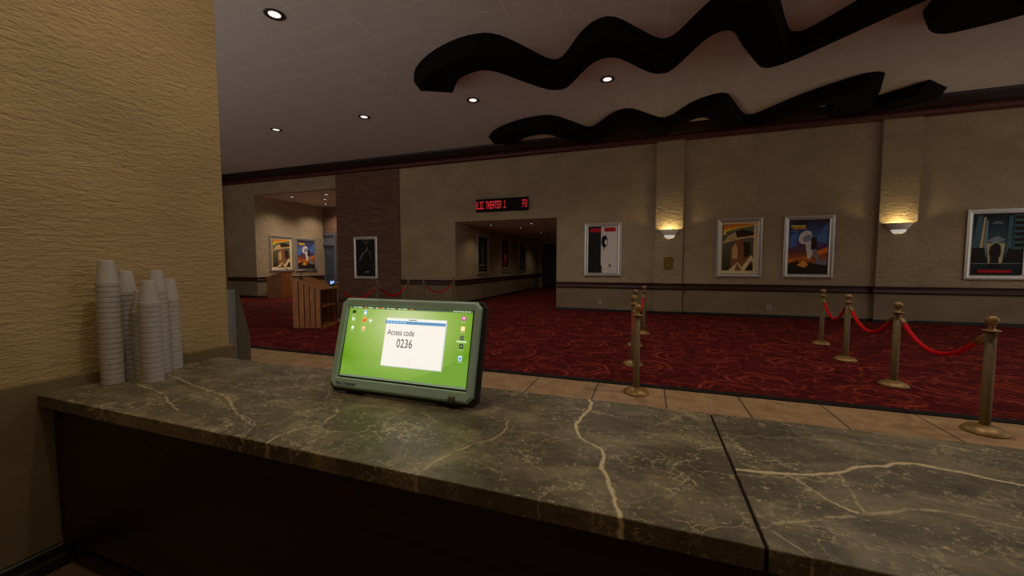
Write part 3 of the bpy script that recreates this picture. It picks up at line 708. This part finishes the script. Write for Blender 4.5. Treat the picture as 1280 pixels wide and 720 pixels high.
# ------------------------------------------------------------------ lecterns
def lectern(loc, rz, label):
    """x: audience side (0) to reader side (.69); y: width; slanted top falls to the reader"""
    t = thing('lectern', label, 'lectern', loc, rz, 'wooden lecterns')
    W, D = .69, .88
    zt = lambda x: 1.235-(x/W)*.245
    My = Matrix(((1, 0, 0, 0), (0, 0, 1, 0), (0, 1, 0, 0), (0, 0, 0, 1)))      # xy -> xz
    for y0, y1 in ((0, .035), (D-.035, D)):
        b = MB()
        for k in range(5):
            x0 = .004+k*W/5; x1 = x0+W/5-.028
            b.prism([(x0, .02), (x1, .02), (x1, zt(x1)), (x0, zt(x0))], y0, y1, 0, My)
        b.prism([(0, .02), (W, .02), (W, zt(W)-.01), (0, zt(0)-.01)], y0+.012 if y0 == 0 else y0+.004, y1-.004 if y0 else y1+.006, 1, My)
        b.build('side_panel', [M['oak'], M['oak_d']], t)
    b = MB()
    for k in range(6): b.box(-.03, 0, .01+k*D/6, .01+(k+1)*D/6-.025, .02, zt(0))
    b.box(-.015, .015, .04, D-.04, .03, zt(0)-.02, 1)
    b.build('front_panel', [M['oak'], M['oak_d']], t)
    MB().box(.02, W-.01, .042, D-.04, .53, .57).build('shelf', M['oak'], t)
    MB().box(.0, W+.03, .042, D-.04, .0, .06).build('bottom_board', M['oak'], t)
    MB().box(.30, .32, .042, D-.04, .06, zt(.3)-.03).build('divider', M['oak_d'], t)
    MB().prism([(-.05, zt(-.05)), (W+.05, zt(W+.05)), (W+.05, zt(W+.05)+.035), (-.05, zt(-.05)+.035)], -.02, D+.02, 0, My).build('top', M['oak'], t)
    m = MB(); zz = zt(.06)+.035
    m.lathe([(0, 0), (.06, 0), (.05, .03), (.012, .04), (0, .04)], 14, 0, Matrix.Translation((.06, .25, zz-.01)))
    m.tube([(.06, .25, zz), (.07, .25, zz+.12), (.10, .27, zz+.19), (.18, .33, zz+.23), (.30, .42, zz+.235)], .009, 8)
    m.tube([(.30, .42, zz+.235), (.37, .47, zz+.225)], .016, 8)
    m.build('gooseneck_microphone', M['black'], t)
    return t
a = radians(19.4)
lect = lectern((-8.39, 7.26, 0), a, 'slatted wooden lectern with microphone, nearest the camera')
px, py = -16.60, 13.72
dup(lect, (px-.88*sin(a), py+.88*cos(a), 0), a+pi, 'far slatted wooden lectern standing at the alcove opening')
# made-up lit device in place of a blue-white glint, near lectern corner
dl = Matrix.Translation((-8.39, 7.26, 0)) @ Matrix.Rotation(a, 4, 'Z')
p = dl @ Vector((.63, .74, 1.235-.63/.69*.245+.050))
t = thing('glint_stand_in', 'made-up small display standing in for a blue-white glint on the near lectern edge', 'display', p, a)
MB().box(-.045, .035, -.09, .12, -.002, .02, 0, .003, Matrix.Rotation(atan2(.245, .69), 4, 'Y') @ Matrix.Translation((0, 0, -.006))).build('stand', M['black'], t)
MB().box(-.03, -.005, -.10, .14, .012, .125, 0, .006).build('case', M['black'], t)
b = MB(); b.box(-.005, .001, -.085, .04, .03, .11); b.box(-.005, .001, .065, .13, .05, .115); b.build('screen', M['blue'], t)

# grey tapered partition behind the end of the near wall
t = thing('partition_panel', 'grey tapered partition panel just behind the end of the ochre wall', 'partition', (-3.55, 2.47, 0))
Mc = Matrix(((0, 0, 1, 0), (1, 0, 0, 0), (0, 1, 0, 0), (0, 0, 0, 1)))       # xy -> yz
MB().prism([(0, 0), (.118, 0), (.124, .80), (.117, .96), (.03, 1.335), (.02, 1.365), (.008, 1.375), (0, 1.375)], -.62, -.008, 0, Mc, .003).build('body', M['grey'], t)
MB().prism([(.004, .02), (.112, .02), (.118, .80), (.112, .95), (.028, 1.325), (.018, 1.355), (.004, 1.362)], -.0078, 0, 0, Mc).build('end_panel', M['grey'], t)

# ------------------------------------------------------------------ counter
TOPZ = .876
b = MB(); b.box(-3.2, 6, 1.16, 2.0, 0, .812); b.box(-3.2, 6, 1.24, 1.95, -.135, 0)
struct(b, 'counter_body', M['panel'], 'dark wood counter body under the marble slabs', 'counter')['kind'] = 'thing'
cb = bpy.data.objects['counter_body']
GS = 'marble slabs of the counter top'
def slab(x0, x1, label):
    b = MB(); t = bmesh.new()
    vs = [t.verts.new((x, y, z)) for x in (x0, x1) for y in (1.105, 2.062) for z in (.811, TOPZ)]
    for f in ((0,1,3,2),(4,6,7,5),(0,4,5,1),(2,3,7,6),(0,2,6,4),(1,5,7,3)): t.faces.new([vs[i] for i in f])
    bmesh.ops.bevel(t, geom=t.edges[:], offset=.0022, segments=1, affect='EDGES')
    b._merge(t, 0)
    o = b.build('marble_slab', M['marble']); tag(o, label, 'counter top', GS); return o
slab(-3.199, .299, 'long marble counter slab with the monitor and the cups')
slab(.309, 6, 'marble counter slab right of the joint')
MB().box(.298, .310, 1.112, 2.055, .812, TOPZ-.006).build('joint_filler', M['black'], cb)

# ------------------------------------------------------------------ paper cups
def cup_mesh():
    R = .0545
    return [(R-.006, .002), (R-.0006, 0), (R, .002), (R, .0258), (R-.0008, .0266), (R-.0042, .0272), (.0502, .034),
            (.0345, .155), (.0330, .1585), (.0318, .1565), (0, .1565), (0, .1525), (.0310, .1525), (R-.0055, .0285), (R-.006, .002)]
cb_ = MB(); cb_.lathe(cup_mesh(), 24, 0, None, False); cup0 = cb_.build('paper_cup', M['cup']); first = True
NTH = ['topmost', 'second from the top', 'third from the top', 'fourth from the top', 'fifth from the top', 'sixth from the top', 'seventh from the top', 'eighth from the top', 'ninth from the top', 'tenth from the top',
       'eleventh from the top', 'twelfth from the top', 'thirteenth from the top', 'fourteenth from the top', 'fifteenth from the top', 'sixteenth from the top', 'seventeenth from the top', 'eighteenth from the top', 'nineteenth from the top', 'lowest']
STK = [((-3.091, 1.381), 20, 'the tall leftmost stack'), ((-3.14, 1.492), 18, 'the shaded stack behind the leftmost'), ((-3.022, 1.512), 14, 'the short stack left of the front stack'),
       ((-2.905, 1.487), 16, 'the front stack'), ((-3.083, 1.622), 18, 'the stack behind the front stack'), ((-3.135, 1.722), 16, 'the rightmost stack')]
for (x, y), n, what in STK:
    for k in range(n):
        if first: o = cup0; first = False
        else: o = cup0.copy(); COL.objects.link(o)
        o.location = (x, y, TOPZ+.0005+k*.0313); o.rotation_euler = (0, 0, random.random()*6)
        i = n-1-k
        pos = 'lowest' if k == 0 else NTH[i]
        tag(o, 'white paper cup, ' + pos + ' in ' + what, 'cup', 'stacked paper cups on the counter')

# ------------------------------------------------------------------ monitor
th = radians(15)
mon = thing('monitor', 'tilted desktop monitor with bright green screen on the marble counter', 'monitor', (-1.72, 1.70, .885))
# local frame of the tilted face: u right, v up the face, n out of the face
Fm = Matrix(((1, 0, 0, 0), (0, sin(th), -cos(th), 0), (0, cos(th), sin(th), 0), (0, 0, 0, 1)))
def oct_(x0, y0, x1, y1, c): return [(x0+c, y0), (x1-c, y0), (x1, y0+c), (x1, y1-c), (x1-c, y1), (x0+c, y1), (x0, y1-c), (x0, y0+c)]
b = MB(); W_, H_ = .945, .54
bm = b.bm; rings = []
for (i, n_) in ((.12, -.050), (.05, -.036), (.004, -.018), (.0, -.006), (.006, 0)):
    rings.append([bm.verts.new(Fm @ Vector((x, y, n_))) for x, y in oct_(i, i+.002, W_-i, H_-i, .032)])
for A, B in zip(rings, rings[1:]):
    for k in range(8): bm.faces.new((A[k], A[(k+1)%8], B[(k+1)%8], B[k]))
bm.faces.new(rings[0]); bm.faces.new(rings[-1]); bmesh.ops.recalc_face_normals(bm, faces=bm.faces)
shell = b.build('shell', M['shell'], mon)
b = MB(); bm = b.bm; rings = []
outer = oct_(.008, .018, W_-.028, H_-.001, .034)
def ring8(x0, y0, x1, y1, n_): # eight points matching the octagon order
    c = .002
    return [bm.verts.new(Fm @ Vector((x, y, n_))) for x, y in oct_(x0, y0, x1, y1, c)]
rings.append([bm.verts.new(Fm @ Vector((x, y, -.004))) for x, y in outer])
rings.append([bm.verts.new(Fm @ Vector((x, y, .012))) for x, y in oct_(.012, .022, W_-.032, H_-.005, .032)])
rings.append([bm.verts.new(Fm @ Vector((x, y, .018))) for x, y in oct_(.022, .032, W_-.042, H_-.015, .026)])
rings.append(ring8(.050, .073, .877, .497, .016)); rings.append(ring8(.056, .078, .871, .491, .004)); rings.append(ring8(.056, .078, .871, .491, .001))
for A, B in zip(rings, rings[1:]):
    for k in range(8): bm.faces.new((A[k], A[(k+1)%8], B[(k+1)%8], B[k]))
bmesh.ops.recalc_face_normals(bm, faces=bm.faces)
b.build('bezel', M['bezel'], mon)
b = MB(); b.poly([Fm @ Vector((x, y, .0020)) for x, y in ((.054, .076), (.873, .076), (.873, .493), (.054, .493))], 0); b.build('screen_border', M['shell'], mon)
# screen: lit wallpaper, green with a pale glow and a soft swoosh
def screen_mat():
    t = NT('screen_green_wallpaper'); co = t.n('ShaderNodeTexCoord'); x = t.sep(co.outputs['Object'])
    u = t.math('SUBTRACT', x[0], .0); v = t.math('DIVIDE', x[2], cos(th))
    du = t.math('MULTIPLY', t.math('SUBTRACT', u, .45), 1.35); dv = t.math('MULTIPLY', t.math('SUBTRACT', v, .40), 1.9)
    r = t.math('SQRT', t.math('ADD', t.math('MULTIPLY', du, du), t.math('MULTIPLY', dv, dv)))
    c = t.ramp(r, [(.05, (.66, .74, .38)), (.32, (.38, .55, .12)), (.62, (.15, .36, .006))])
    # curved band low on the right
    q = t.math('SUBTRACT', v, t.math('ADD', .075, t.math('MULTIPLY', t.math('MULTIPLY', t.math('SUBTRACT', u, .30), t.math('SUBTRACT', u, .30)), .62)))
    under = t.math('MULTIPLY', t.math('SUBTRACT', 1.0, t.step(q, -.004, .006)), t.step(u, .3, .75))
    c = t.mix(t.math('MULTIPLY', under, .85), c, (.13, .33, .008))
    q2 = t.math('SUBTRACT', v, t.math('ADD', .16, t.math('MULTIPLY', t.math('SUBTRACT', u, .1), .08)))
    c = t.mix(t.math('MULTIPLY', t.math('SUBTRACT', 1.0, t.step(q2, -.02, .05)), .18), c, (.45, .62, .2))
    t.set((.01, .01, .01), .5, 0, .2)
    t.l(c, t.b.inputs['Emission Color']); t.b.inputs['Emission Strength'].default_value = .92
    return t.m
b = MB(); b.poly([Fm @ Vector((x, y, .0035)) for x, y in ((.064, .088), (.866, .088), (.863, .489), (.060, .489))])
scr = b.build('screen', screen_mat(), mon); scr['label'] = 'lit green desktop screen'
E_W = glow('screen_white', (.90, .88, .83), .92); E_B = glow('screen_blue_bar', (.12, .30, .52), .9); E_G = glow('screen_grey_text', (.14, .14, .14), .6)
E_K = glow('screen_black_icon', (.015, .03, .01), .6); E_LB = glow('screen_light_blue', (.45, .72, .90), .9); E_O = glow('screen_orange', (.80, .24, .03), .9)
E_Y = glow('screen_yellow', (.85, .65, .12), .9); E_P = glow('screen_pink', (.65, .08, .40), .9); E_PG = glow('screen_pale_green', (.62, .80, .50), .9); E_R = glow('screen_red', (.70, .10, .05), .9); E_GB = glow('screen_taskbar_grey', (.10, .14, .09), .8); E_LT = glow('screen_light_label', (.52, .66, .34), .8); E_C = glow('screen_cream', (.80, .62, .34), .9)
def flat(name, mat, shapes, n_=.0045, parent=scr):
    b = MB()
    mats = []
    for i, sh in enumerate(shapes):
        m, pts = sh
        if m not in mats: mats.append(m)
        b.poly([Fm @ Vector((x, y, n_+.0003*i)) for x, y in pts], mats.index(m))
    return b.build(name, mats, parent)
def R(x0, y0, x1, y1): return [(x0, y0), (x1, y0), (x1, y1), (x0, y1)]
flat('message_window', None, [(glow('screen_window_edge', (.55, .66, .62), .85), R(.334, .164, .719, .433)), (E_W, R(.334, .168, .711, .431)), (E_B, R(.327, .400, .711, .416)), (E_LB, R(.327, .416, .711, .418)), (E_G, R(.48, .422, .53, .426))] +
     [(E_LB, R(.338+.022*k, .405, .352+.022*k, .411)) for k in range(6)])
flat('taskbar', None, [(E_GB, R(.060, .478, .863, .489))] + [(E_PG if k % 4 else E_O, R(.064+.026*k, .481, .064+.026*k+.008+.010*(k % 3), .486)) for k in range(17)] + [(E_PG, R(.75+.018*k, .481, .762+.018*k, .486)) for k in range(6)])
flat('bottom_bar', None, [(glow('screen_bottom_bar', (.20, .26, .16), .8), R(.064, .088, .866, .099))])
def icon(x, y, shapes): flat('desktop_icon', None, [(m, [(x+px_, y+py_) for px_, py_ in pts]) for m, pts in shapes] + [(E_LT, R(x-.016, y-.022, x+.016, y-.019))])
sq = lambda s, h=None: [(-s, -(h or s)), (s, -(h or s)), (s, (h or s)), (-s, (h or s))]
icon(.098, .455, [(E_GB, sq(.012, .010)), (E_K, R(-.010, -.006, .010, .009)), (E_PG, R(-.006, -.010, .006, -.008))])
icon(.177, .456, [(E_LB, [(-.010, -.013), (.010, -.013), (.010, .008), (.004, .014), (-.010, .014)]), (E_W, R(-.006, -.009, .006, .002)), (E_B, R(-.006, .004, .004, .007))])
icon(.100, .414, [(E_PG, [(-.012, -.009), (.012, -.009), (.012, .007), (0, .007), (-.003, .011), (-.012, .011)]), (E_W, R(-.008, .002, .009, .006)), (E_K, R(.002, -.004, .008, .001))])
icon(.179, .413, [(E_O, sq(.013)), (E_R, [(-.008, -.010), (.008, -.010), (.004, .004), (-.003, .004)]), (E_Y, R(-.012, .008, .012, .012))])
icon(.221, .413, [(E_W, ell(0, 0, .012, .012)), (E_R, [(0, 0), (.011, .004), (.006, .011), (-.006, .010)]), (E_PG, [(0, 0), (-.006, .010), (-.012, 0), (-.006, -.010)]), (E_LB, ell(0, 0, .005, .005))])
icon(.102, .363, [(E_PG, [(-.012, -.004), (0, -.012), (.012, .0), (.010, .010), (-.004, .013)]), (E_W, [(-.006, -.002), (.004, -.006), (.006, .004), (-.002, .008)])])
icon(.180, .363, [(E_C, sq(.012)), (E_O, R(-.006, -.004, .006, .000)), (E_Y, R(-.006, .003, .006, .006))])
icon(.814, .449, [(E_P, [(-.012, -.011), (.012, -.011), (.014, .010), (-.014, .010)]), (E_W, [(-.008, .004), (-.003, -.006), (0, .001), (.003, -.006), (.008, .004), (.004, .004), (0, .006), (-.004, .004)])])
icon(.814, .394, [(E_Y, sq(.013)), (E_W, sq(.008)), (E_C, R(-.004, -.004, .004, .003))])
icon(.814, .346, [(E_GB, sq(.011)), (E_K, ell(0, 0, .008, .008)), (E_PG, R(-.003, -.002, .003, .003))])
flat('desktop_icon', None, [(E_PG, R(.785, .322, .843, .331))])
icon(.815, .303, [(E_GB, sq(.012)), (E_K, sq(.009)), (E_PG, [(-.006, -.003), (0, .004), (.006, .003), (0, -.004)])])
icon(.816, .241, [(E_LB, sq(.011, .013)), (E_B, ell(0, -.001, .006, .007)), (E_W, R(-.008, .008, .008, .011))])
def text(s, size, x, y, mat, name, parent, n_=.0062, sx=1.0, bold=0):
    cu = bpy.data.curves.new(name, 'FONT'); cu.body = s; cu.size = size; cu.offset = bold; cu.resolution_u = 3
    o = bpy.data.objects.new(name, cu); COL.objects.link(o)
    dg = bpy.context.evaluated_depsgraph_get(); dg.update()
    me = bpy.data.meshes.new_from_object(o.evaluated_get(dg))
    bpy.data.objects.remove(o); bpy.data.curves.remove(cu)
    me.transform(Fm @ Matrix.Translation((x, y, n_)) @ Matrix.Diagonal((sx, 1, 1, 1))); me.name = name
    me.materials.clear(); me.materials.append(mat)
    q = bpy.data.objects.new(name, me); COL.objects.link(q); q.parent = parent; return q
text('Access code', .047, .350, .337, E_G, 'window_text', scr, sx=.74, bold=.0005)
text('0236', .067, .418, .271, E_G, 'window_text', scr, sx=.78, bold=.0005)
text('Asp Computer', .0285, .060, .039, M['logo'], 'maker_lettering', mon, .0186, .80, .0004)
MB().lathe([(0, .030), (.013, .029), (.020, .024), (.022, .017), (.022, .012)], 20, 0, Fm @ Matrix.Translation((.800, .036, 0))).build('power_knob', M['knob'], mon)
b = MB(); b.box(.10, .24, .02, .09, -.0085, .014, 0, .003); b.box(.70, .84, .02, .09, -.0085, .014, 0, .003); b.build('foot', M['shell'], mon)
b = MB(); b.tube([(.47, .14, .16), (.47, .22, .06), (.47, .27, -.002)], [.022, .02, .018], 8); b.box(.35, .59, .22, .30, -.0085, .006, 0, .003); b.build('prop_stand', M['shell'], mon)

# ------------------------------------------------------------------ world, camera, colour
w = bpy.data.worlds.new('World'); SC.world = w; w.use_nodes = True
bg = w.node_tree.nodes['Background']; bg.inputs[0].default_value = (1.0, .90, .80, 1); bg.inputs[1].default_value = .64
cam = bpy.data.cameras.new('Camera'); co = bpy.data.objects.new('Camera', cam); COL.objects.link(co); SC.camera = co
cam.sensor_fit = 'HORIZONTAL'; cam.sensor_width = 36; cam.lens = 36*480/1280; cam.clip_start = .02; cam.clip_end = 200
co.location = (0, 0, 1.6)
co.rotation_euler = (pi/2-math.atan(28.5/480), 0, radians(19.4))
SC.view_settings.view_transform = 'Standard'; SC.view_settings.look = 'None'; SC.view_settings.gamma = 1; SC.view_settings.use_curve_mapping = False
SC.view_settings.exposure = 0.0
SC.cycles.use_denoising = True
SC.cycles.max_bounces = 8
SC.cycles.sample_clamp_indirect = 4
